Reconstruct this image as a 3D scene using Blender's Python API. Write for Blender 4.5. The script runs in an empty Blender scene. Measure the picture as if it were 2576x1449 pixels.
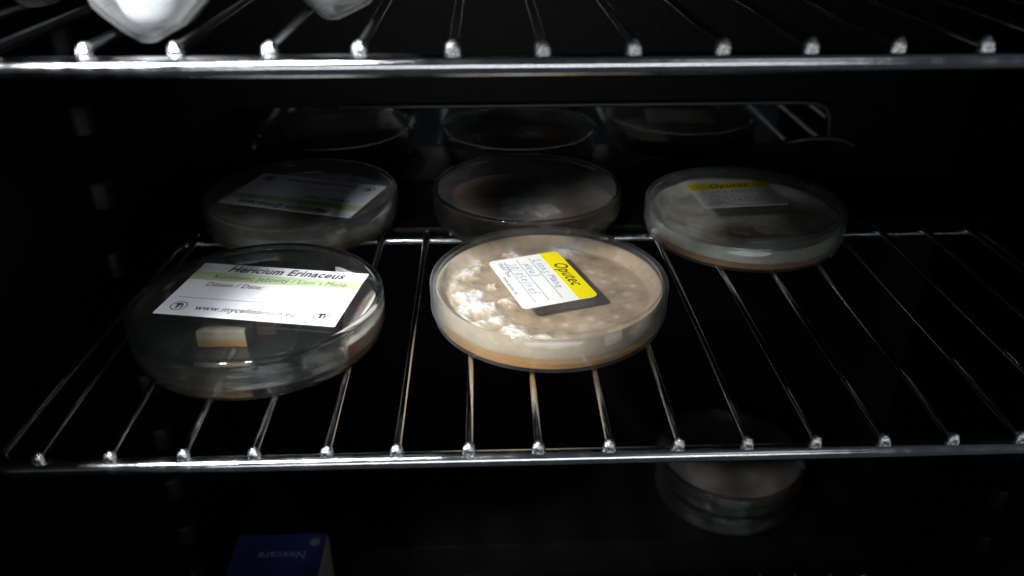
import bpy, bmesh, math, random
from mathutils import Vector, Matrix, noise
S = 0.001                      # everything below is written in millimetres
scene = bpy.context.scene
C = scene.collection
random.seed(4)

# ------------------------------------------------------------------ camera
F_PX, PIT, YAW, ROL = 2081.7, math.radians(28.175), math.radians(1.822), math.radians(-0.102)
CAM = Vector((6.57, -185.97, 149.7))
f = Vector((math.sin(YAW)*math.cos(PIT), math.cos(YAW)*math.cos(PIT), -math.sin(PIT)))
r = Vector((math.cos(YAW), -math.sin(YAW), 0)); u = r.cross(f)
r2 = math.cos(ROL)*r + math.sin(ROL)*u; u2 = -math.sin(ROL)*r + math.cos(ROL)*u
cd = bpy.data.cameras.new('camera'); cam = bpy.data.objects.new('camera', cd); C.objects.link(cam)
M = Matrix((r2, u2, -f)).transposed().to_4x4(); M.translation = CAM*S
cam.matrix_world = M
cd.sensor_width = 36; cd.lens = 36*F_PX/2576; cd.clip_start = 0.005; cd.clip_end = 20
cd.dof.use_dof = True; cd.dof.focus_distance = 0.285; cd.dof.aperture_fstop = 11
scene.camera = cam

# ------------------------------------------------------------------ world, lamps, exposure
w = bpy.data.worlds.new('World'); scene.world = w; w.use_nodes = True
w.node_tree.nodes['Background'].inputs[0].default_value = (0.75, 0.85, 1.0, 1)
w.node_tree.nodes['Background'].inputs[1].default_value = 0.034

def area(name, loc, target, size, power, color, shape='DISK', size_y=None, spread=180):
    l = bpy.data.lights.new(name, 'AREA'); l.shape = shape; l.size = size*S
    if size_y: l.size_y = size_y*S
    l.spread = math.radians(spread)
    l.energy = power; l.color = color
    o = bpy.data.objects.new(name, l); C.objects.link(o)
    o.location = Vector(loc)*S
    o.rotation_euler = (Vector(target)-Vector(loc)).to_track_quat('-Z', 'Y').to_euler()
    return o
sl = bpy.data.lights.new('torch_lamp', 'SPOT'); sl.energy = 19; sl.color = (0.96, 0.975, 1.0); sl.shadow_soft_size = 12*S
sl.spot_size = math.radians(37); sl.spot_blend = 1.0
so = bpy.data.objects.new('torch_lamp', sl); C.objects.link(so); so.location = Vector((-190, -200, 280))*S
so.rotation_euler = (Vector((-52, 42, 10))-Vector((-190, -200, 280))).to_track_quat('-Z', 'Y').to_euler()
area('label_fill_lamp', (-85, -185, 300), (-58, 36, 10), 36, 0.022, (0.93, 0.97, 1.0), spread=28)  # added fill, no real screen: lifts the shaded part of the front label
area('rim_fill_lamp', (40, -500, 45), (40, 0, 0), 560, 0.42, (0.95, 0.98, 1.0), 'ELLIPSE', 70)  # added strip fill, no real window: draws bright lines on rims and rails
area('room_lamp', (420, -900, 620), (60, 60, 0), 260, 0.14, (0.93, 0.97, 1.0), 'RECTANGLE', 200)
area('side_fill_lamp', (980, -520, 20), (60, 0, 20), 460, 0.9, (1.0, 0.97, 0.92), 'RECTANGLE', 300)  # added fill off to the right, not a floor: brightens the wire ends
scene.view_settings.view_transform = 'Standard'
scene.view_settings.look = 'None'
scene.view_settings.gamma = 1
scene.view_settings.use_curve_mapping = False
scene.view_settings.exposure = 0
scene.cycles.max_bounces = 24
scene.cycles.transparent_max_bounces = 40
scene.cycles.transmission_bounces = 16
scene.cycles.caustics_reflective = False
scene.cycles.caustics_refractive = False

# ------------------------------------------------------------------ materials
def mat(name):
    m = bpy.data.materials.new(name); m.use_nodes = True
    return m, m.node_tree.nodes, m.node_tree.links
def principled(name, col, rough=0.5, metal=0.0, spec=0.5, nscale=None, nstr=0.0, ncol=0.0, sss=0.0, coat=0.0, rvar=0.0):
    m, n, l = mat(name); b = n['Principled BSDF']
    b.inputs['Base Color'].default_value = (*col, 1); b.inputs['Roughness'].default_value = rough
    b.inputs['Metallic'].default_value = metal; b.inputs['Specular IOR Level'].default_value = spec
    b.inputs['Coat Weight'].default_value = coat
    if sss:
        b.inputs['Subsurface Weight'].default_value = sss; b.inputs['Subsurface Radius'].default_value = (1, .6, .35); b.inputs['Subsurface Scale'].default_value = 0.004
    if nscale:
        tc = n.new('ShaderNodeTexCoord'); t = n.new('ShaderNodeTexNoise'); t.inputs['Scale'].default_value = nscale; t.inputs['Detail'].default_value = 6
        l.new(tc.outputs['Object'], t.inputs['Vector'])
        if nstr:
            bp = n.new('ShaderNodeBump'); bp.inputs['Strength'].default_value = nstr; bp.inputs['Distance'].default_value = 0.0006
            l.new(t.outputs['Fac'], bp.inputs['Height']); l.new(bp.outputs['Normal'], b.inputs['Normal'])
        if ncol:
            mr = n.new('ShaderNodeMapRange'); mr.inputs['To Min'].default_value = 1-ncol; mr.inputs['To Max'].default_value = 1+ncol
            mx = n.new('ShaderNodeMix'); mx.data_type = 'RGBA'; mx.blend_type = 'MULTIPLY'; mx.inputs[0].default_value = 1
            mx.inputs[6].default_value = (*col, 1)
            l.new(t.outputs['Fac'], mr.inputs['Value']); l.new(mr.outputs[0], mx.inputs[7]); l.new(mx.outputs[2], b.inputs['Base Color'])
        if rvar:
            m2 = n.new('ShaderNodeMapRange'); m2.inputs['From Min'].default_value = .3; m2.inputs['From Max'].default_value = .7
            m2.inputs['To Min'].default_value = max(0, rough-rvar); m2.inputs['To Max'].default_value = rough+rvar
            l.new(t.outputs['Fac'], m2.inputs['Value']); l.new(m2.outputs[0], b.inputs['Roughness'])
    return m
def thin_plastic(name, haze=0.03, rough=0.04, ior=1.5, tint=(.97, .98, .98)):
    m, n, l = mat(name)
    n.remove(n['Principled BSDF']); out = n['Material Output']
    tr = n.new('ShaderNodeBsdfTransparent'); tr.inputs[0].default_value = (*tint, 1)
    gl = n.new('ShaderNodeBsdfGlossy'); gl.inputs['Roughness'].default_value = rough
    lw = n.new('ShaderNodeLayerWeight'); pw = n.new('ShaderNodeMath'); pw.operation = 'POWER'; pw.inputs[1].default_value = 4.5
    fr = n.new('ShaderNodeMath'); fr.operation = 'MULTIPLY_ADD'; fr.inputs[1].default_value = .9; fr.inputs[2].default_value = ((ior-1)/(ior+1))**2
    l.new(lw.outputs['Facing'], pw.inputs[0]); l.new(pw.outputs[0], fr.inputs[0])
    mx = n.new('ShaderNodeMixShader'); l.new(fr.outputs[0], mx.inputs[0]); l.new(tr.outputs[0], mx.inputs[1]); l.new(gl.outputs[0], mx.inputs[2])
    df = n.new('ShaderNodeBsdfDiffuse'); df.inputs[0].default_value = (.85, .88, .88, 1)
    tl = n.new('ShaderNodeBsdfTranslucent'); tl.inputs[0].default_value = (.85, .88, .88, 1)
    ad = n.new('ShaderNodeMixShader'); ad.inputs[0].default_value = .4; l.new(df.outputs[0], ad.inputs[1]); l.new(tl.outputs[0], ad.inputs[2])
    tc = n.new('ShaderNodeTexCoord'); t = n.new('ShaderNodeTexNoise'); t.inputs['Scale'].default_value = 60; t.inputs['Detail'].default_value = 5
    l.new(tc.outputs['Object'], t.inputs['Vector'])
    mr = n.new('ShaderNodeMapRange'); mr.inputs['From Min'].default_value = .35; mr.inputs['From Max'].default_value = .7
    mr.inputs['To Min'].default_value = haze*.5; mr.inputs['To Max'].default_value = haze*1.6
    l.new(t.outputs['Fac'], mr.inputs['Value'])
    p3 = n.new('ShaderNodeMath'); p3.operation = 'POWER'; p3.inputs[1].default_value = 3.0; l.new(lw.outputs['Facing'], p3.inputs[0])
    p4 = n.new('ShaderNodeMath'); p4.operation = 'MULTIPLY_ADD'; p4.inputs[1].default_value = 3.0; p4.inputs[2].default_value = 1.0; l.new(p3.outputs[0], p4.inputs[0])
    p5 = n.new('ShaderNodeMath'); p5.operation = 'MULTIPLY'; p5.use_clamp = True; l.new(p4.outputs[0], p5.inputs[0]); l.new(mr.outputs[0], p5.inputs[1])
    m2 = n.new('ShaderNodeMixShader'); l.new(p5.outputs[0], m2.inputs[0]); l.new(mx.outputs[0], m2.inputs[1]); l.new(ad.outputs[0], m2.inputs[2])
    l.new(m2.outputs[0], out.inputs['Surface'])
    return m
def wall_plastic(name, haze, clear=.45, rough=.015, tint=(.97, .985, .98)):
    m = thin_plastic(name, haze)
    n, l = m.node_tree.nodes, m.node_tree.links; out = n['Material Output']
    src = out.inputs['Surface'].links[0].from_socket
    g = n.new('ShaderNodeBsdfGlass'); g.inputs['IOR'].default_value = 1.49; g.inputs['Roughness'].default_value = rough; g.inputs[0].default_value = (*tint, 1)
    bp = n.new('ShaderNodeBump'); bp.inputs['Strength'].default_value = .15; bp.inputs['Distance'].default_value = .0004
    tc = n.new('ShaderNodeTexCoord'); t = n.new('ShaderNodeTexNoise'); t.inputs['Scale'].default_value = 140
    l.new(tc.outputs['Object'], t.inputs['Vector']); l.new(t.outputs['Fac'], bp.inputs['Height']); l.new(bp.outputs['Normal'], g.inputs['Normal'])
    mx = n.new('ShaderNodeMixShader'); mx.inputs[0].default_value = clear
    l.new(g.outputs[0], mx.inputs[1]); l.new(src, mx.inputs[2]); l.new(mx.outputs[0], out.inputs['Surface'])
    return m

chrome = principled('chrome_wire', (.70, .72, .74), .10, 1.0, .5, 260, .10, .16, rvar=.05)
chrome_end = principled('chrome_weld', (.72, .74, .76), .24, 1.0, .5, 900, .9, .12, rvar=.1)
black = principled('black_gloss_liner', (.0015, .0016, .0019), .06, 0, 1.0, 25, .02, .25, rvar=.03, coat=.15)
black_matte = principled('black_matte_liner', (.0012, .0012, .0014), .42, 0, .12, 300, .3, .3)
frame_chrome = principled('chrome_frame', (.78, .80, .82), .155, 1.0, .5, 260, .10, .14, rvar=.06)
lid_clear = thin_plastic('lid_sheet_clear', .005)
lid_milky = thin_plastic('lid_sheet_misted', .035)
lid_brown = thin_plastic('lid_sheet_slightly_misted', .026)
side_clear = wall_plastic('dish_wall_clear', .012, .3)
side_misted = wall_plastic('dish_wall_misted', .03, .96)
paper = principled('label_paper', (.82, .83, .86), .42, 0, .4, 500, .05, .03)
cream_paper = principled('label_paper_cream', (.82, .82, .76), .4, 0, .4, 500, .05, .03)
green = principled('label_green_band', (.50, .62, .36), .42)
yellow = principled('label_yellow_band', (.87, .72, .01), .38)
ink = principled('printed_ink', (.012, .012, .016), .5)
blue_ink = principled('blue_pen_ink', (.16, .19, .42), .5)
grey_ink = principled('grey_print', (.09, .10, .12), .5)
hair_ink = principled('brown_fibre', (.34, .19, .15), .6)

def tone_mat(name, dark, mid, white, rough=.75, sss=.25, bump=.5, bscale=900, spec=.3):
    """dark agar -> tan felt -> white fluff, driven by the per-vertex attribute 'tone'"""
    m, n, l = mat(name); b = n['Principled BSDF']
    at = n.new('ShaderNodeAttribute'); at.attribute_name = 'tone'
    tc = n.new('ShaderNodeTexCoord'); t = n.new('ShaderNodeTexNoise'); t.inputs['Scale'].default_value = bscale*.35; t.inputs['Detail'].default_value = 8
    l.new(tc.outputs['Object'], t.inputs['Vector'])
    ma = n.new('ShaderNodeMath'); ma.operation = 'MULTIPLY_ADD'; ma.inputs[1].default_value = .34; l.new(t.outputs['Fac'], ma.inputs[0])
    sb = n.new('ShaderNodeMath'); sb.operation = 'SUBTRACT'; sb.inputs[1].default_value = .17; l.new(at.outputs['Fac'], sb.inputs[0]); l.new(sb.outputs[0], ma.inputs[2])
    cr = n.new('ShaderNodeValToRGB'); cr.color_ramp.elements[0].color = (*dark, 1); cr.color_ramp.elements[1].color = (*white, 1)
    e = cr.color_ramp.elements.new(.5); e.color = (*mid, 1)
    l.new(ma.outputs[0], cr.inputs[0]); l.new(cr.outputs[0], b.inputs['Base Color'])
    b.inputs['Roughness'].default_value = rough; b.inputs['Specular IOR Level'].default_value = spec
    b.inputs['Subsurface Weight'].default_value = sss; b.inputs['Subsurface Radius'].default_value = (1, .7, .45); b.inputs['Subsurface Scale'].default_value = .003
    t2 = n.new('ShaderNodeTexNoise'); t2.inputs['Scale'].default_value = bscale; t2.inputs['Detail'].default_value = 4; l.new(tc.outputs['Object'], t2.inputs['Vector'])
    bp = n.new('ShaderNodeBump'); bp.inputs['Strength'].default_value = bump; bp.inputs['Distance'].default_value = .0006
    l.new(t2.outputs['Fac'], bp.inputs['Height']); l.new(bp.outputs['Normal'], b.inputs['Normal'])
    return m
m_myc = tone_mat('tan_and_white_mycelium', (.17, .105, .055), (.54, .40, .265), (.92, .88, .82), sss=.3, bump=.22, spec=.1)
m_red = tone_mat('dark_red_brown_agar', (.075, .038, .016), (.22, .15, .09), (.70, .68, .68), rough=.35, sss=.1, bump=.2)
m_cream = tone_mat('cream_mycelium', (.20, .12, .04), (.46, .41, .30), (.86, .84, .76))
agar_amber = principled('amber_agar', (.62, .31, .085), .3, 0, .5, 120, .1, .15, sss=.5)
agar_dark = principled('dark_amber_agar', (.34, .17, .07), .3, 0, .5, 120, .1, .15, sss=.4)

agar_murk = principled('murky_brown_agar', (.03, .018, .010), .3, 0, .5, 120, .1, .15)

def agar_chunk_mat(z_mm):
    m, n, l = mat('cut_agar_with_white_skin'); b = n['Principled BSDF']
    tc = n.new('ShaderNodeTexCoord'); sp = n.new('ShaderNodeSeparateXYZ'); l.new(tc.outputs['Object'], sp.inputs[0])
    t = n.new('ShaderNodeTexNoise'); t.inputs['Scale'].default_value = 180; t.inputs['Detail'].default_value = 6; l.new(tc.outputs['Object'], t.inputs['Vector'])
    ma = n.new('ShaderNodeMath'); ma.operation = 'MULTIPLY_ADD'; ma.inputs[1].default_value = .0022; l.new(t.outputs['Fac'], ma.inputs[0]); l.new(sp.outputs[2], ma.inputs[2])
    mr = n.new('ShaderNodeMapRange'); mr.inputs['From Min'].default_value = z_mm*S; mr.inputs['From Max'].default_value = (z_mm+2.2)*S; l.new(ma.outputs[0], mr.inputs['Value'])
    cr = n.new('ShaderNodeValToRGB'); cr.color_ramp.elements[0].color = (.24, .14, .04, 1); cr.color_ramp.elements[1].color = (.28, .25, .19, 1)
    l.new(mr.outputs[0], cr.inputs[0]); l.new(cr.outputs[0], b.inputs['Base Color'])
    b.inputs['Roughness'].default_value = .55; b.inputs['Subsurface Weight'].default_value = .35; b.inputs['Subsurface Scale'].default_value = .003
    bp = n.new('ShaderNodeBump'); bp.inputs['Strength'].default_value = .5; bp.inputs['Distance'].default_value = .0006
    l.new(t.outputs['Fac'], bp.inputs['Height']); l.new(bp.outputs['Normal'], b.inputs['Normal'])
    return m
m_chunk_shaded = agar_chunk_mat(3.2)  # agar and skin colours darkened to stand for shade under the label
m_slab = agar_chunk_mat(3.4)
for e_, c_ in zip([n_ for n_ in m_slab.node_tree.nodes if n_.type == 'VALTORGB'][0].color_ramp.elements, ((.60, .36, .15, 1), (.80, .74, .66, 1))): e_.color = c_

# ------------------------------------------------------------------ mesh helpers (mm in, m out)
def tag(o, label=None, cat=None, group=None, kind=None):
    for k, v in (('label', label), ('category', cat), ('group', group), ('kind', kind)):
        if v: o[k] = v
    return o
def thing(name, loc, label, cat, group=None, rz=0):
    o = bpy.data.objects.new(name, None); o.empty_display_size = .01; C.objects.link(o)
    o.location = Vector(loc)*S; o.rotation_euler = (0, 0, rz)
    return tag(o, label, cat, group)
def obj(name, bm, mats, parent=None, smooth=True, autos=None):
    me = bpy.data.meshes.new(name)
    bmesh.ops.scale(bm, vec=(S, S, S), verts=bm.verts)
    bm.normal_update(); bm.to_mesh(me); bm.free()
    for m in (mats if isinstance(mats, (list, tuple)) else [mats]): me.materials.append(m)
    me.polygons.foreach_set('use_smooth', [smooth]*len(me.polygons))
    if autos is not None:
        me.set_sharp_from_angle(angle=math.radians(autos))
    o = bpy.data.objects.new(name, me); C.objects.link(o); o.parent = parent
    return o
def lathe(bm, prof, seg=96, closed=True, mi=None, cx=0, cy=0, cap=False, wob=None):
    rings = []
    for k in range(seg):
        a = 2*math.pi*k/seg
        rr = []
        for (R, z) in prof:
            q = R*(1+(wob(a, z) if wob else 0))
            rr.append(bm.verts.new((cx+q*math.cos(a), cy+q*math.sin(a), z)))
        rings.append(rr)
    n = len(prof); rng = n if closed else n-1
    for k in range(seg):
        A, B = rings[k], rings[(k+1) % seg]
        for i in range(rng):
            j = (i+1) % n
            fc = bm.faces.new((A[i], B[i], B[j], A[j])); fc.material_index = mi[i] if mi else 0
    return rings
def disc_fill(bm, rings, idx, mi=0, flip=False):
    vs = [rr[idx] for rr in rings]
    if flip: vs = vs[::-1]
    fc = bm.faces.new(vs); fc.material_index = mi
def tube(bm, pts, R, seg=14, closed=False, cap=True, radii=None):
    pts = [Vector(p) for p in pts]; n = len(pts); rings = []
    up = Vector((0, 0, 1))
    for i, p in enumerate(pts):
        a = pts[(i-1) % n] if (closed or i > 0) else p; b = pts[(i+1) % n] if (closed or i < n-1) else p
        d = (b-a).normalized(); x = d.cross(up)
        if x.length < 1e-4: x = d.cross(Vector((0, 1, 0)))
        x.normalize(); y = x.cross(d).normalized()
        q = radii[i] if radii else R
        rings.append([bm.verts.new(p + x*q*math.cos(2*math.pi*k/seg) + y*q*math.sin(2*math.pi*k/seg)) for k in range(seg)])
    m = n if closed else n-1
    for i in range(m):
        A, B = rings[i], rings[(i+1) % n]
        for k in range(seg):
            j = (k+1) % seg; bm.faces.new((A[k], B[k], B[j], A[j]))
    if cap and not closed:
        bm.faces.new(rings[0][::-1]) ; bm.faces.new(rings[-1])
    bmesh.ops.recalc_face_normals(bm, faces=bm.faces)
def box(bm, x0, x1, y0, y1, z0, z1, bev=0, seg=2):
    r_ = bmesh.ops.create_cube(bm, size=1)
    for v in r_['verts']:
        v.co = Vector(((x0+x1)/2+v.co.x*(x1-x0), (y0+y1)/2+v.co.y*(y1-y0), (z0+z1)/2+v.co.z*(z1-z0)))
    if bev:
        es = {e for v in r_['verts'] for e in v.link_edges}
        bmesh.ops.bevel(bm, geom=list(es), offset=bev, segments=seg, affect='EDGES', profile=.5)
def quad(bm, pts, mi=0):
    fc = bm.faces.new([bm.verts.new(p) for p in pts]); fc.material_index = mi

# ------------------------------------------------------------------ the cooler cabinet
XL, XR, YB, ZC, ZF = -140, 245, 208.5, 250, -285
cab = thing('cooler_cabinet', (50, 100, ZF), 'black glossy inside of the small cooler that holds the wire shelves', 'cooler')
def cab_part(name, dims, m=black, bev=0):
    bm = bmesh.new(); box(bm, *dims, bev=bev)
    bmesh.ops.translate(bm, vec=(-50, -100, -ZF), verts=bm.verts)
    return obj(name, bm, m, cab, smooth=bool(bev), autos=40 if bev else None)
cab_part('left_wall', (XL-22, XL, -90, YB, ZF, ZC), black_matte)
cab_part('right_wall', (XR, XR+22, -51, YB, ZF, ZC), black_matte)
cab_part('ceiling', (XL-22, XR+22, -51, 262, ZC+.2, ZC+22))
cab_part('floor', (XL-22, XR+22, -51, 262, ZF-22, ZF-.2))
cab_part('back_wall', (XL-22, XR+22, YB+1.8, YB+20, -3.2, ZC), black_matte)
cab_part('duct_cover', (XL+.5, 177, YB+.1, YB+1.6, .1, 38.4), black)
cab_part('rear_ledge', (XL+.2, XR-.2, 152, YB, -5, -.25), black_matte, 1.0)
cab_part('lower_back_wall', (XL-22, XR+22, 242, 262, ZF, -5.5), black_matte)
cab_part('lower_ledge', (XL+.2, XR-.2, 151, 241.5, ZF+.2, -193), black_matte, 1.5)
# raised duct cover on the back wall
bm = bmesh.new(); tube(bm, [(-64, 208.0, 38.6)]+[(-30+10*k, 208.0, 38.6) for k in range(20)]+[(168, 207.6, 38), (173, 207.6, 36), (175.5, 207.6, 31), (177, 207.6, 21)], 1.0, 8)
tube(bm, [(156, 207.6, 18.6), (165, 207.6, 20), (177, 207.6, 20.4), (184, 207.6, 19.6), (191, 207.6, 16.5)], .9, 8)
bmesh.ops.translate(bm, vec=(-50, -100, -ZF), verts=bm.verts)
obj('duct_cover_edge', bm, principled('glint_toned_edge', (.06, .066, .06), .3, 0, .7), cab)  # edge colour lightened to stand for the torch glint along it
rib_mat = principled('black_rib_plastic', (.004, .004, .005), .45, 0, .15, 200, .1, .2)
proto_rib = None
for side, xw, yc in ((-1, XL, 110.5), (1, XR, 103)):
    for k in range(-6, 8):
        z = 6.3+28.5*k
        if side > 0: z -= 11.5
        if z > ZC-10 or z < -170: continue
        if proto_rib is None:
            bm = bmesh.new()
            lathe(bm, [(5.6, -5.2), (5.6, 4.2), (5.0, 5.2), (1.2, 5.6), (1.2, -5.2)], 28)
            proto_rib = obj('support_rib', bm, rib_mat, cab, autos=40); ro = proto_rib
        else:
            ro = proto_rib.copy(); C.objects.link(ro); ro.parent = cab
        ro.location = Vector((xw-50, yc-100, z-ZF))*S
# ------------------------------------------------------------------ wire shelf
def make_shelf(label):
    t = thing('wire_shelf', (0, 0, -5), label, 'wire shelf', 'chrome wire shelves of the cooler')
    def rr(x0, x1, y0, y1, rad, z):
        p = []
        for cx, cy, a0 in ((x1-rad, y0+rad, -90), (x1-rad, y1-rad, 0), (x0+rad, y1-rad, 90), (x0+rad, y0+rad, 180)):
            for k in range(9):
                a = math.radians(a0+90*k/8); p.append((cx+rad*math.cos(a), cy+rad*math.sin(a), z))
        return p
    bm = bmesh.new()
    x0, x1 = -134.3, 229
    # front rail is the thicker one: a loop whose wire thins towards the back
    pts = rr(x0, x1, 0, 147, 7, 0)
    full = []
    n = len(pts)
    for i in range(n):
        a, b = Vector(pts[i]), Vector(pts[(i+1) % n]); full.append(a)
        L = (b-a).length
        if L > 20:
            for k in range(1, 6): full.append(a.lerp(b, k/6))
    rad = []
    for p in full:
        tt = min(1, max(0, (p.y-2)/30)); q = 2.45*(1-tt)+1.7*tt; rad.append(q); p.z = -.2 + (0)*tt
    for p, q in zip(full, rad):
        p.z = 2.35-q
        if p.x < -90: p.x += 6.5*min(1, max(0, p.y/147))
    tube(bm, full, 2.4, 20, closed=True, radii=rad)
    obj('frame', bm, frame_chrome, t)
    bm = bmesh.new()
    bend = []
    for y in (-.2, 1.5, 4, 10, 30, 60, 90, 120, 146, 148.6): bend.append((0, y, 3.65))
    tube(bm, bend, 1.42, 14)
    # flattened weld blob where the wire ends on the front rail
    r_ = bmesh.ops.create_uvsphere(bm, u_segments=20, v_segments=12, radius=1)
    for v in r_['verts']:
        c = v.co; k = 1+.10*noise.noise(c*1.7)
        v.co = Vector((c.x*1.88*k, c.y*1.5*k-.3, c.z*(2.55 if c.z > 0 else 3.1)*k+3.1))
        v.co.y += (v.co.z-3.15)*.22
        if v.co.y < -1.35: v.co.y = -1.35-.15*noise.noise(v.co*.9)
    for fc in bm.faces:
        if all(v in set(r_['verts']) for v in fc.verts): fc.material_index = 1
    w0 = obj('wire', bm, [chrome, chrome_end], t)
    for i in range(18):
        wo = w0 if i == 0 else w0.copy()
        if i: C.objects.link(wo); wo.parent = t
        wo.location = Vector((-120+20*i+random.uniform(-.35, .35), 0, random.uniform(-.04, .04)))*S
        wo.rotation_euler = (0, random.uniform(-.25, .25), random.uniform(-.0016, .0016))
        wo.location.z += 0; wo.location.x -= 3.65*S*math.sin(wo.rotation_euler.y)
    return t
sh = make_shelf('chrome wire shelf in the middle, carrying the round dishes')
def copy_thing(root, loc, label, rz=0, group=None):
    c = root.copy(); C.objects.link(c); c.location = Vector(loc)*S; c.rotation_euler = (0, 0, rz); c['label'] = label
    if group: c['group'] = group
    for ch in [o for o in bpy.data.objects if o.parent == root]:
        d = ch.copy(); C.objects.link(d); d.parent = c
        for g in [o for o in bpy.data.objects if o.parent == ch]:
            e = g.copy(); C.objects.link(e); e.parent = d
    return c
TZ = 111.7
copy_thing(sh, (-.6, 0, TZ-5), 'chrome wire shelf along the top edge, brightly lit at its left and carrying clear cups')
copy_thing(sh, (-1.4, 0, -216-5), 'chrome wire shelf at the very bottom, only its back rail showing')

# ------------------------------------------------------------------ labels and lettering
def text_into(bm, s, size, x, y, z, mi, shear=0, bold=0, align='CENTER', rot=0, xs=1.0):
    cu = bpy.data.curves.new('lettering', 'FONT'); cu.body = s; cu.size = size; cu.shear = shear; cu.offset = bold
    cu.align_x = align; cu.align_y = 'CENTER'; cu.resolution_u = 3; cu.space_character = 1.06
    o = bpy.data.objects.new('lettering', cu); C.objects.link(o)
    bpy.context.view_layer.update()
    dg = bpy.context.evaluated_depsgraph_get(); me = bpy.data.meshes.new_from_object(o.evaluated_get(dg))
    vs = []
    ca, sa = math.cos(rot), math.sin(rot)
    for v in me.vertices:
        px, py = v.co.x*xs, v.co.y
        vs.append(bm.verts.new((x+px*ca-py*sa, y+px*sa+py*ca, z)))
    for p in me.polygons:
        try:
            fc = bm.faces.new([vs[i] for i in p.vertices]); fc.material_index = mi
            fc.normal_update()
            if fc.normal.z < 0: fc.normal_flip()
        except ValueError: pass
    bpy.data.objects.remove(o); bpy.data.curves.remove(cu); bpy.data.meshes.remove(me)
def stroke(bm, pts, wdt, z, mi):
    P = [Vector((a, b)) for a, b in pts]; L = []
    for i, p in enumerate(P):
        d = (P[min(i+1, len(P)-1)]-P[max(i-1, 0)]).normalized(); nrm = Vector((-d.y, d.x))*wdt*.5*random.uniform(.7, 1.25)
        L.append((bm.verts.new((p.x+nrm.x, p.y+nrm.y, z)), bm.verts.new((p.x-nrm.x, p.y-nrm.y, z))))
    for (a, b), (c, d) in zip(L, L[1:]):
        fc = bm.faces.new((a, b, d, c)); fc.material_index = mi; fc.normal_update()
        if fc.normal.z < 0: fc.normal_flip()
HW = {  # hand lettering: strokes on a 0..1 by 0..1 cell
 'L': [[(.15, 1.5), (.1, .7), (.05, 0), (.7, .1)]], 'i': [[(.3, .9), (.25, .3), (.35, 0)], [(.32, 1.25), (.38, 1.3)]],
 'o': [[(.6, .9), (.2, .8), (.1, .3), (.4, 0), (.75, .3), (.7, .8), (.5, .95)]], 'n': [[(.1, 0), (.15, .9)], [(.12, .5), (.4, .9), (.65, .7), (.65, .2), (.8, 0)]],
 's': [[(.7, .9), (.3, .9), (.25, .55), (.6, .4), (.6, .05), (.1, 0)]], 'M': [[(0, 0), (.15, 1.4), (.45, .4), (.85, 1.4), (1.0, 0)]],
 'a': [[(.7, .85), (.3, .9), (.1, .4), (.35, 0), (.65, .3), (.7, .85), (.72, .2), (.9, 0)]], 'e': [[(.1, .5), (.65, .55), (.6, .9), (.25, .85), (.12, .3), (.4, 0), (.8, .15)]],
 'N': [[(0, 0), (.1, 1.3), (.7, 0), (.8, 1.4)]], 'u': [[(.1, .9), (.12, .2), (.4, 0), (.7, .3), (.72, .9), (.75, 0)]],
 ')': [[(.1, 1.4), (.6, 1.0), (.6, .2), (.2, -.3)]], '3': [[(.1, 1.2), (.6, 1.2), (.3, .7), (.7, .4), (.5, 0), (.05, .05)]],
 '0': [[(.4, 1.3), (.05, .8), (.2, 0), (.6, .1), (.7, .9), (.4, 1.3)]], '/': [[(.0, -.2), (.6, 1.5)]], '5': [[(.7, 1.3), (.2, 1.25), (.15, .7), (.6, .7), (.6, .1), (.05, 0)]],
 'r': [[(.1, .9), (.15, 0)], [(.13, .5), (.4, .9), (.65, .85)]], 'S': [[(.8, 1.5), (.3, 1.4), (.2, .9), (.7, .6), (.6, .05), (0, .05)]], '.': [[(.2, 0), (.3, .08)]], ' ': []}
def handwrite(bm, s, x, y, h, z, mi, wdt=.3, adv=.95):
    for ch in s:
        dy = random.uniform(-.1, .1)*h
        for st in HW[ch]:
            pts = [(x+(a+.18*b)*h*.85, y+dy+b*h*.8) for a, b in st]
            # soften the polyline
            q = [pts[0]]
            for a, b in zip(pts, pts[1:]): q += [(a[0]*.75+b[0]*.25, a[1]*.75+b[1]*.25), (a[0]*.25+b[0]*.75, a[1]*.25+b[1]*.75)]
            q.append(pts[-1]); stroke(bm, q, wdt, z, mi)
        x += h*adv*(.5 if ch in 'i. ' else 1)
def rounded(bm, w_, h_, rad, z0, z1, mi=0):
    vs = []
    for cx, cy, a0 in ((w_/2-rad, -h_/2+rad, -90), (w_/2-rad, h_/2-rad, 0), (-w_/2+rad, h_/2-rad, 90), (-w_/2+rad, -h_/2+rad, 180)):
        for k in range(5):
            a = math.radians(a0+90*k/4); vs.append((cx+rad*math.cos(a), cy+rad*math.sin(a)))
    t = [bm.verts.new((x, y, z1)) for x, y in vs]; b = [bm.verts.new((x, y, z0)) for x, y in vs]
    bm.faces.new(t).material_index = mi; bm.faces.new(b[::-1]).material_index = mi
    n = len(vs)
    for i in range(n): bm.faces.new((b[i], b[(i+1) % n], t[(i+1) % n], t[i])).material_index = mi
def ring_flat(bm, cx, cy, ro, ri, z, mi, seg=28):
    a = [bm.verts.new((cx+ro*math.cos(2*math.pi*k/seg), cy+ro*math.sin(2*math.pi*k/seg), z)) for k in range(seg)]
    b = [bm.verts.new((cx+ri*math.cos(2*math.pi*k/seg), cy+ri*math.sin(2*math.pi*k/seg), z)) for k in range(seg)]
    for k in range(seg): bm.faces.new((a[k], a[(k+1) % seg], b[(k+1) % seg], b[k])).material_index = mi
def poly_flat(bm, pts, z, mi):
    fc = bm.faces.new([bm.verts.new((x, y, z)) for x, y in pts]); fc.material_index = mi; fc.normal_update()
    if fc.normal.z < 0: fc.normal_flip()
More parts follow.
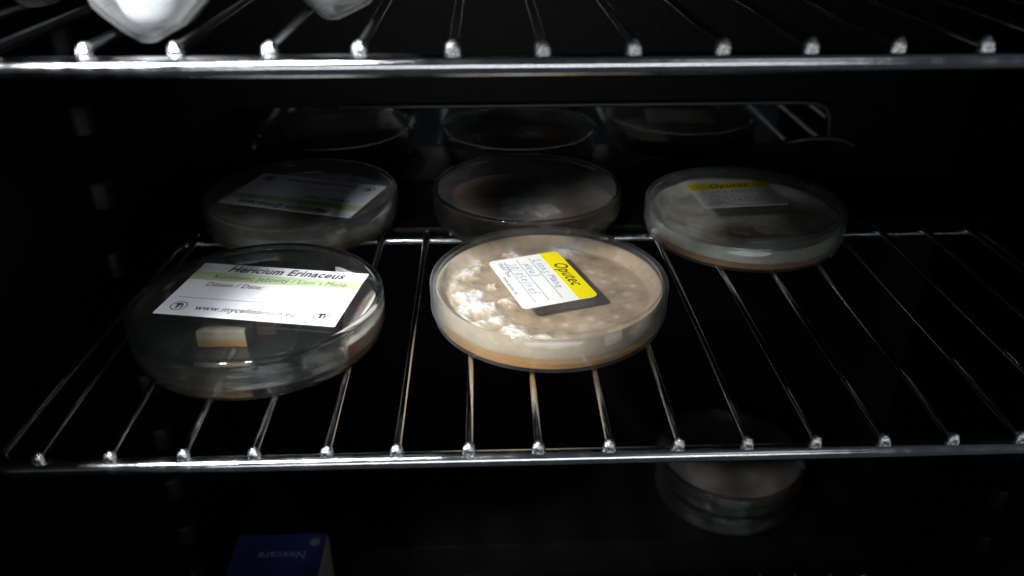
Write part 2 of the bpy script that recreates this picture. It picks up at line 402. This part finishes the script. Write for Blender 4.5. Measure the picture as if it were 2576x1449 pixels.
def big_label(parent, cx, cy, z, ang, label=None, w_=62, h_=37):
    bm = bmesh.new(); rounded(bm, w_, h_, .25, 0, .14)
    quad(bm, [(-w_/2+.01, h_/2-12.6, .17), (w_/2-.01, h_/2-12.6, .17), (w_/2-.01, h_/2-6.6, .17), (-w_/2+.01, h_/2-6.6, .17)], 1)
    z1 = .21
    text_into(bm, 'Hericium Erinaceus', 6.1, 1.6, h_/2-3.6, z1, 2, shear=.25, bold=.165, xs=.84)
    text_into(bm, 'Koralovec Ježovitý / Lion´s Mane', 4.4, 1.6, h_/2-9.7, z1, 2, xs=.78, shear=.12, bold=.0)
    text_into(bm, 'Dátum / Date:', 3.9, -12.5, h_/2-15.6, z1, 2, shear=.2, bold=.05, xs=.86)
    x = -w_/2+3.2
    while x < w_/2-24:
        quad(bm, [(x, -7.2, z1), (x+.42, -7.2, z1), (x+.42, -6.75, z1), (x, -6.75, z1)], 2); x += .78
    text_into(bm, 'www.mycelinarium.eu', 4.5, -1.2, -h_/2+5.2, z1, 2, shear=.12, bold=.065, xs=.82)
    for lx in (-w_/2+6.3, w_/2-6.3):
        ly = -h_/2+5.6
        ring_flat(bm, lx, ly, 2.9, 2.55, z1, 2)
        poly_flat(bm, [(lx-1.9, ly+.7), (lx-1.2, ly+1.7), (lx+.5, ly+1.9), (lx+1.3, ly+1.0), (lx+1.2, ly+.5), (lx+.1, ly+.6), (lx+.1, ly-1.5), (lx-.9, ly-1.5), (lx-.7, ly+.6)], z1, 2)
        poly_flat(bm, [(lx+.4, ly+.1), (lx+1.1, ly+.4), (lx+1.9, ly-.2), (lx+1.3, ly-.4), (lx+1.4, ly-1.5), (lx+.7, ly-1.5), (lx+.9, ly-.4)], z1, 2)
    if label:   # the thin brown fibre lying on the front label
        stroke(bm, [(12.6, -.3+6.2), (14.6, 4.3), (17.0, 2.6), (18.4, 1.6)], .3, z1+.05, 3)
        stroke(bm, [(15.0, -2.6), (17.2, .1), (18.4, 1.6), (21.5, .4), (24.5, -1.0)], .34, z1+.05, 3)
    o = obj('label', bm, [paper, green, ink, hair_ink], parent, smooth=False)
    o.location = Vector((cx, cy, z))*S; o.rotation_euler = (0, 0, ang)
    return o
def small_label(parent, cx, cy, z, ang, w_=37.3, h_=27.3):
    bm = bmesh.new(); rounded(bm, w_, h_, 2.0, 0, .14)
    # yellow header with the same rounded corners
    pts = []
    rad = 2.0
    for ccx, a0 in ((w_/2-rad, 0), (-w_/2+rad, 90)):
        for k in range(5):
            a = math.radians(a0+90*k/4); pts.append((ccx+rad*math.cos(a)*.995, h_/2-rad+rad*math.sin(a)*.995))
    pts = [(w_/2-.02, h_/2-7.2)]+pts+[(-w_/2+.02, h_/2-7.2)]
    poly_flat(bm, pts, .17, 1)
    z1 = .21
    text_into(bm, 'Oputec', 6.6, -.3, h_/2-3.5, z1, 2, shear=.32, bold=.05, xs=.86)
    for yy in (h_/2-12.2, h_/2-17.0, h_/2-21.9):
        quad(bm, [(-w_/2+2.2, yy-.1, z1), (w_/2-3.0, yy-.1, z1), (w_/2-3.0, yy+.1, z1), (-w_/2+2.2, yy+.1, z1)], 4)
    handwrite(bm, 'Lions Mane', -w_/2+4.4, h_/2-11.2, 2.75, z1+.03, 3)
    handwrite(bm, 'Neu)', -w_/2+6.3, h_/2-16.2, 2.9, z1+.03, 3)
    handwrite(bm, '30/05e/reS', -w_/2+4.6, h_/2-21.0, 2.6, z1+.03, 3)
    handwrite(bm, '3.05e', -w_/2+3.6, h_/2-23.2, 1.7, z1+.03, 3, .24)
    text_into(bm, 'Datum / Date:', 2.1, -w_/2+8.6, -h_/2+3.6, z1, 4, bold=.01, xs=.92)
    text_into(bm, 'www.oputec.de', 2.0, 1.6, -h_/2+1.5, z1, 4, bold=.01, xs=1.0)
    o = obj('label', bm, [cream_paper, yellow, ink, blue_ink, grey_ink], parent, smooth=False)
    o.location = Vector((cx, cy, z))*S; o.rotation_euler = (0, 0, ang)
    return o

# ------------------------------------------------------------------ petri dishes
H_LID = 14.6
def lid(parent, msheet, mwall, R=42.3, H=H_LID, tilt=(0, 0)):
    bm = bmesh.new()
    # skirt ring (real walls) with a small raised rim; sheet joins it
    prof = [(R-.1, H-10.2), (R, H-9.9), (R, H-.9), (R-.25, H-.25), (R-.9, H+.25), (R-1.8, H+.3), (R-2.3, H-.05), (R-2.35, H-1.1), (R-1.5, H-1.35), (R-.95, H-2.0), (R-.95, H-9.9), (R-.85, H-10.2)]
    lathe(bm, prof, 144)
    bmesh.ops.recalc_face_normals(bm, faces=bm.faces)
    o = obj('lid', bm, mwall, parent, autos=50)
    bm = bmesh.new(); rg = lathe(bm, [(R-2.36, H-.1), (R-2.36, H-1.05)], 144, closed=False); disc_fill(bm, rg, 0); disc_fill(bm, rg, 1, flip=True)
    bmesh.ops.recalc_face_normals(bm, faces=bm.faces)
    obj('lid_sheet', bm, msheet, o, smooth=False)
    return o
def base(parent, mwall, R=41.0, H=12.6):
    bm = bmesh.new()
    prof = [(0.01, .3), (R-1.6, .3), (R-1.2, 0), (R-.5, 0), (R, .5), (R, H-.2), (R-.2, H), (R-.6, H), (R-.75, H-.2), (R-.75, 1.2), (R-1.3, .8), (0.01, .8)]
    lathe(bm, prof, 144, closed=False)
    bmesh.ops.remove_doubles(bm, verts=bm.verts, dist=.03)
    bmesh.ops.recalc_face_normals(bm, faces=bm.faces)
    return obj('base', bm, mwall, parent, autos=50)
def agar(parent, m, z1=4.6, R=40.15):
    bm = bmesh.new(); prof = [(.01, .85), (R-.45, .85), (R, 1.3), (R, z1+.5), (R-.8, z1+.1), (R-2, z1), (.01, z1)]
    lathe(bm, prof, 96, closed=False); bmesh.ops.remove_doubles(bm, verts=bm.verts, dist=.03); bmesh.ops.recalc_face_normals(bm, faces=bm.faces)
    return obj('agar', bm, m, parent, autos=50)
def sstep(a, b, x):
    t = min(1, max(0, (x-a)/(b-a))); return t*t*(3-2*t)
def felt(parent, name, m, func, R=40.18, zb=4.5, rings=110, seg=220):
    """func(x, y, r) -> (height, tone); closes down to zb at the rim"""
    bm = bmesh.new(); lay = bm.verts.layers.float.new('tone')
    grid = []
    rs = [R*(i/rings)**.85 for i in range(1, rings+1)]
    h, t = func(0, 0, 0); c = bm.verts.new((0, 0, h)); c[lay] = t
    for rr in rs:
        row = []
        for k in range(seg):
            a = 2*math.pi*k/seg; x, y = rr*math.cos(a), rr*math.sin(a); h, t = func(x, y, rr)
            v = bm.verts.new((x, y, h)); v[lay] = t; row.append(v)
        grid.append(row)
    row = []
    for k in range(seg):
        a = 2*math.pi*k/seg; v = bm.verts.new((R*math.cos(a), R*math.sin(a), zb)); v[lay] = grid[-1][k][lay]*.4+.26; row.append(v)
    grid.append(row)
    for k in range(seg): bm.faces.new((c, grid[0][k], grid[0][(k+1) % seg]))
    for A, B in zip(grid, grid[1:]):
        for k in range(seg): bm.faces.new((A[k], B[k], B[(k+1) % seg], A[(k+1) % seg]))
    bmesh.ops.recalc_face_normals(bm, faces=bm.faces)
    return obj(name, bm, m, parent)
def fbm(x, y, s, o=4, z=0.): return noise.fractal(Vector((x*s, y*s, z)), 1.0, 2.0, o, noise_basis='PERLIN_ORIGINAL')

# 1. front centre dish, fully grown, yellow-headed label
d = thing('petri_dish', (28, 75.5, 0), 'brightly lit dish of tan and white culture under a yellow-topped label, front centre', 'petri dish', 'round lidded culture dishes in the cooler')
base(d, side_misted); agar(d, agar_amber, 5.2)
BLOBS = [(-34, 13, 5), (-29, 15.5, 4), (-35, 4, 4), (-30, -5, 4.5), (-25.5, -2.5, 3.5), (-22, -12, 3.6), (-27, -11, 4.2), (-31, -15, 3.5), (-15, -7, 2.4), (-19, -20, 3.0),
         (-24, -23, 2.2), (-14, -27, 3.2), (-10, -31, 4.0), (-3, -33, 2.6), (-20, 4, 2.2), (-13, 32, 3.8), (-10, 27, 2.5), (7, 33, 4.5), (12, 35, 3.5), (-26, 24, 2.8)]
SPECKS = [(21, 7, 1.6), (25, 9, 1.2), (28, -3, 1.7), (23, -1, 1.1), (31, 3, 1.3), (13, -20, 1.7), (16, -23, 1.3), (9, -27, 2.2), (4, -24, 1.4), (27, -12, 1.5), (3, -32, 2.4), (17, 15, 1.3), (-2, -20, 1.2), (22, -19, 1.1)]
def f_center(x, y, r_):
    n1 = fbm(x, y, .07, 3, 3.1); n2 = fbm(x, y, .24, 3, 7.7); n3 = fbm(x, y, .55, 2, 15.)
    wx, wy = x + 2.6*n2 + 1.2*n3, y + 2.6*fbm(x, y, .24, 3, 27.) + 1.2*n3
    p = 0
    for bx_, by_, br_ in BLOBS: p += math.exp(-((wx-bx_)**2+(wy-by_)**2)/(br_*br_))
    q = 0
    for bx_, by_, br_ in SPECKS: q = max(q, math.exp(-((x-bx_)**2+(y-by_)**2)/(br_*br_)))
    white = min(1, p)*(.92+.35*n3) + .42*q
    haze_l = .02*sstep(0, -25, x+.4*y)
    ring = sstep(33, 38.5, r_)
    tone = .31 + .26*n1 + .07*n3 + haze_l + .08*sstep(-5, 25, x) - .14*math.exp(-((x-4)**2+(y+14)**2)/260) + .66*white*(1-.6*ring)  # the dark spot at front centre paints the label's shadow into the tone
    tone = tone*(1-ring) + ring*(.52+.06*n1+.18*white)
    h = 7.9 + .15*n1 + (1.5+.5*n3)*min(1, p)*(1-ring) + 4.1*sstep(35.5, 40, r_)
    return h, min(1, max(0, tone))
felt(d, 'mycelium', m_myc, f_center, zb=5.1)
lid(d, lid_brown, side_misted)
small_label(d, 25.1-28, 72.8-75.5, H_LID+.0, math.radians(-72))

# 2. front left dish, nearly empty, large printed label
d = thing('petri_dish', (-72, 64, 0), 'nearly empty clear round dish at the front left, under a big white printed label', 'petri dish', 'round lidded culture dishes in the cooler')
base(d, side_clear)
def chunk(parent, pts, z0, z1, name='agar_piece', jit=.35, m=None):
    bm = bmesh.new()
    P = []
    for (a, b) in zip(pts, pts[1:]+pts[:1]):
        L = math.hypot(b[0]-a[0], b[1]-a[1]); n = max(1, int(L/1.6))
        for k in range(n):
            q = (a[0]+(b[0]-a[0])*k/n, a[1]+(b[1]-a[1])*k/n); P.append((q[0]+random.uniform(-jit, jit)*.6, q[1]+random.uniform(-jit, jit)*.6))
    lev = [z0, z0+.4*(z1-z0), z0+.7*(z1-z0), z1-.35, z1]
    rows = []
    cx = sum(p[0] for p in P)/len(P); cy = sum(p[1] for p in P)/len(P)
    for j, z in enumerate(lev):
        s_ = (1, .985, .98, .975, .93)[j]
        rows.append([bm.verts.new((cx+(x-cx)*s_, cy+(y-cy)*s_, z+(random.uniform(-.2, .2) if j > 2 else 0))) for x, y in P])
    n = len(P)
    for A, B in zip(rows, rows[1:]):
        for k in range(n): bm.faces.new((A[k], A[(k+1) % n], B[(k+1) % n], B[k]))
    bm.faces.new(rows[0][::-1]); top = bm.faces.new(rows[-1])
    bmesh.ops.triangulate(bm, faces=[top]); bmesh.ops.recalc_face_normals(bm, faces=bm.faces)
    return obj(name, bm, m or m_chunk_shaded, parent, autos=45)
ox, oy = -72, 64
chunk(d, [(-91.5-ox, 53.4-oy), (-75.2-ox, 53.3-oy), (-73.6-ox, 79-oy), (-90.5-ox, 79-oy)], .86, 6.9)
chunk(d, [(-73.4-ox, 61.0-oy), (-67.2-ox, 60.8-oy), (-66.0-ox, 78-oy), (-72.8-ox, 78-oy)], .86, 5.9)
arc = [(40.0*math.cos(math.radians(a)), 40.0*math.sin(math.radians(a))) for a in range(-36, 61, 6)]
chunk(d, [(31.0, -22.8)]+arc+[(24, 30), (27.5, 10)], .86, 8.6, jit=.2, m=m_slab)
lid(d, lid_clear, side_clear)
big_label(d, -69.9-ox, 65.6-oy, H_LID, math.radians(-10.2), 'fibre')

# 3. back right dish, cream growth, yellow-headed label towards the wall
d = thing('petri_dish', (117.5, 143, 0), 'dim dish of cream growth with a yellow-edged label, rightmost, over the back rail', 'petri dish', 'round lidded culture dishes in the cooler')
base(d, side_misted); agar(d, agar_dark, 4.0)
def f_cream(x, y, r_):
    n1 = fbm(x, y, .06, 4, 21.); n2 = fbm(x, y, .25, 3, 5.)
    hole = sstep(15, 6, math.hypot((x+4)*.7, (y+14)*1.2)) * sstep(-.25, .1, n1+.15)
    tone = .62+.35*n1+.1*n2 - .55*hole + .25*sstep(30, 37, r_)
    return 5.4+.8*n1+4.0*sstep(34.2, 40, r_), min(1, max(0, tone))
felt(d, 'mycelium', m_cream, f_cream, rings=60, seg=140, zb=3.9)
lid(d, lid_milky, side_misted)
small_label(d, 115.6-117.5, 149.5-143, H_LID, math.radians(5.5))

# 4. back left dish, printed label turned round
d = thing('petri_dish', (-76, 161, 0), 'dim round dish behind the nearly empty one, its white label turned upside down', 'petri dish', 'round lidded culture dishes in the cooler')
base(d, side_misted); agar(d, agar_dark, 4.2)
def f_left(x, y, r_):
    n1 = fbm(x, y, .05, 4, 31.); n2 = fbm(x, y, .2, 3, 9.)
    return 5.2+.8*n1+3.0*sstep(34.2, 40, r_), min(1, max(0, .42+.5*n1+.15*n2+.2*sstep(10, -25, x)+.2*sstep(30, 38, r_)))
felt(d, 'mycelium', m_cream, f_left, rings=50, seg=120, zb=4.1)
lid(d, lid_milky, side_misted)
big_label(d, -73.6+76, 156.5-161, H_LID, math.radians(180-18.3))

# 5. back centre dish, dark agar with one white colony, no label
d = thing('petri_dish', (24.5, 164.5, 0), 'dark unlabelled dish of red-brown agar with one white colony, behind the bright dish', 'petri dish', 'round lidded culture dishes in the cooler')
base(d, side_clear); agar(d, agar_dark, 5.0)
def f_red(x, y, r_):
    n1 = fbm(x, y, .12, 4, 41.); n2 = fbm(x, y, .3, 3, 2.)
    q = math.hypot((x+4.5)*1.0+3.5*n1, (y+4+2.5*n2)*.62)
    q2 = math.hypot((x-6)*.9, (y+10)*.8)
    blob = max(sstep(8.5, 4.5, q), .8*sstep(8.5, 3.5, q2+4*n1))
    rim_ = sstep(30, 38.5, r_)*.25
    return 5.3+.15*n1+1.6*blob*(.8+.5*n2), min(1, max(0, .10+.08*n1+.85*blob+rim_))
felt(d, 'colony', m_red, f_red, rings=60, seg=140, zb=4.9)
lid(d, lid_brown, side_clear)

# 6. two dark dishes stacked on the ledge far below
def dim_dish(loc, label):
    d = thing('petri_dish', loc, label, 'petri dish', 'round lidded culture dishes in the cooler')
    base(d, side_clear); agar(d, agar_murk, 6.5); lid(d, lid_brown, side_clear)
    return d
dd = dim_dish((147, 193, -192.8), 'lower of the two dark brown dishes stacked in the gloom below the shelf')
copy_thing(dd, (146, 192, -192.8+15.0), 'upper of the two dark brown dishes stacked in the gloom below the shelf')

# ------------------------------------------------------------------ blue carton on the bottom shelf
bx = thing('carton', (-97, 85, -216), 'dark blue carton with an upside-down brand name, lying in the shade at the bottom left', 'box')
c_blue = principled('blue_carton_board', (.003, .007, .045), .5, 0, .5, 300, .08, .12)
c_side = principled('pale_carton_side', (.15, .16, .14), .5, 0, .4, 300, .1, .1)
c_print = principled('pale_carton_print', (.10, .12, .125), .5)
BH = 65
bm = bmesh.new(); rounded(bm, 43.4, 72, .6, 0, BH, 0)
for fc in bm.faces:
    fc.normal_update()
    if fc.normal.x > .7: fc.material_index = 1
text_into(bm, 'Nexcare', 6.6, 2, 22.5, BH+.05, 2, rot=math.pi, bold=.04, xs=.95)
ring_flat(bm, 16.5, 30.5, 2.5, .02, BH+.05, 2)
obj('board', bm, [c_blue, c_side, c_print], bx, smooth=False)
bm = bmesh.new(); box(bm, 21.72, 22.0, -35.7, 35.7, .5, BH-2, 0); obj('side_panel', bm, c_side, bx, smooth=False)

# ------------------------------------------------------------------ clear cups on the top shelf
cup_clear = thin_plastic('cup_clear_plastic', .11, .12)
liner = principled('white_paper_liner', (.78, .79, .82), .6, 0, .3, 400, .1, .04, sss=.2)
def ribbed(m):
    n, l = m.node_tree.nodes, m.node_tree.links
    wv = n.new('ShaderNodeTexWave'); wv.bands_direction = 'Z'; wv.inputs['Scale'].default_value = 260; wv.inputs['Distortion'].default_value = .6
    tc = n.new('ShaderNodeTexCoord'); l.new(tc.outputs['Object'], wv.inputs['Vector'])
    mr = n.new('ShaderNodeMapRange'); mr.inputs['To Min'].default_value = .86; mr.inputs['To Max'].default_value = 1
    mx = n.new('ShaderNodeMix'); mx.data_type = 'RGBA'; mx.blend_type = 'MULTIPLY'; mx.inputs[0].default_value = 1; mx.inputs[6].default_value = (.62, .63, .66, 1)
    l.new(wv.outputs['Fac'], mr.inputs['Value']); l.new(mr.outputs[0], mx.inputs[7]); l.new(mx.outputs[2], n['Principled BSDF'].inputs['Base Color'])
ribbed(liner)
def loft(bm, secs, closed_top=False):
    rows = []
    for pts in secs: rows.append([bm.verts.new(p) for p in pts])
    n = len(rows[0])
    for A, B in zip(rows, rows[1:]):
        for k in range(n): bm.faces.new((A[k], A[(k+1) % n], B[(k+1) % n], B[k]))
    bm.faces.new(rows[0][::-1])
    if closed_top: bm.faces.new(rows[-1])
    bmesh.ops.recalc_face_normals(bm, faces=bm.faces)
def sq(cx, cy, hx, hy, z, p=3.2, n=48):
    out = []
    for k in range(n):
        a = 2*math.pi*k/n; c, s_ = math.cos(a), math.sin(a)
        out.append((cx+hx*math.copysign(abs(c)**(2/p), c), cy+hy*math.copysign(abs(s_)**(2/p), s_), z))
    return out
def make_cup(label):
    t = thing('clear_cup', (0, 0, 0), label, 'cup', 'clear tapered cups on the top shelf')
    bm = bmesh.new()
    # lopsided tapered bottom: the low point sits towards +x/2, left wall steep, right wall slanting
    lr = [(-.8, 1.0, 2, -1.0), (-1.7, 2.2, 4, -.7), (-3.0, 5.2, 7, .9), (-4.9, 9.6, 10, 3.0), (-8.0, 12.6, 12, 6.2), (-9.7, 14.6, 13, 8.4), (-10.5, 16.8, 14, 12.5), (-11.5, 21, 17, 40)]
    outer = [((a+b)/2, 2, (b-a)/2, hy, z) for a, b, hy, z in lr]
    inner = [(a, b, max(.3, c-.9), max(.5, e-.9), z+.9) for a, b, c, e, z in outer[:-1]]+[(4.75, 2, 15.4, 16.1, 40)]
    loft(bm, [sq(*s_) for s_ in outer]+[sq(*s_) for s_ in inner[::-1]], closed_top=True)
    obj('cup_wall', bm, cup_clear, t)
    bm = bmesh.new()
    loft(bm, [sq(3.2, 3, a, b, z, 2.4) for a, b, z in ((2.6, 3, 2.5), (4.8, 5.5, 3.0), (6.6, 7.5, 4.3), (7.9, 8.8, 6.2), (9.0, 9.8, 9.5), (10.0, 10.8, 14), (11.5, 12, 34))], closed_top=True)
    obj('paper_liner', bm, liner, t)
    return t
cup = make_cup('brightly lit clear tapered cup with a white liner, at the front of the top shelf')
cup.location = Vector((-71.4, 13.5, TZ-1.4))*S
copy_thing(cup, (-33, 38, TZ-1.0), 'white-lined clear cup further back on the top shelf, right of the brighter cup', rz=math.radians(28), group='clear tapered cups on the top shelf')
copy_thing(cup, (-118, 58, TZ-.6), 'dim clear cup in the top left corner behind the shelf wires', rz=math.radians(-20), group='clear tapered cups on the top shelf')

# ------------------------------------------------------------------ unseen black box, added on the top shelf to shade the back row
shade_box = thing('carton', (-45, 106, TZ), 'flat black box added out of view on the top shelf to shade the back row', 'box')
bm = bmesh.new(); rounded(bm, 176, 76, .8, .1, 34); obj('board', bm, principled('shade_box_board', (.01, .01, .012), .5, 0, .4), shade_box, smooth=False)
bm = bmesh.new(); rounded(bm, 177.2, 77.2, .9, 20, 34.8); obj('lid', bm, principled('shade_box_lid', (.013, .013, .015), .5, 0, .4), shade_box, smooth=False)
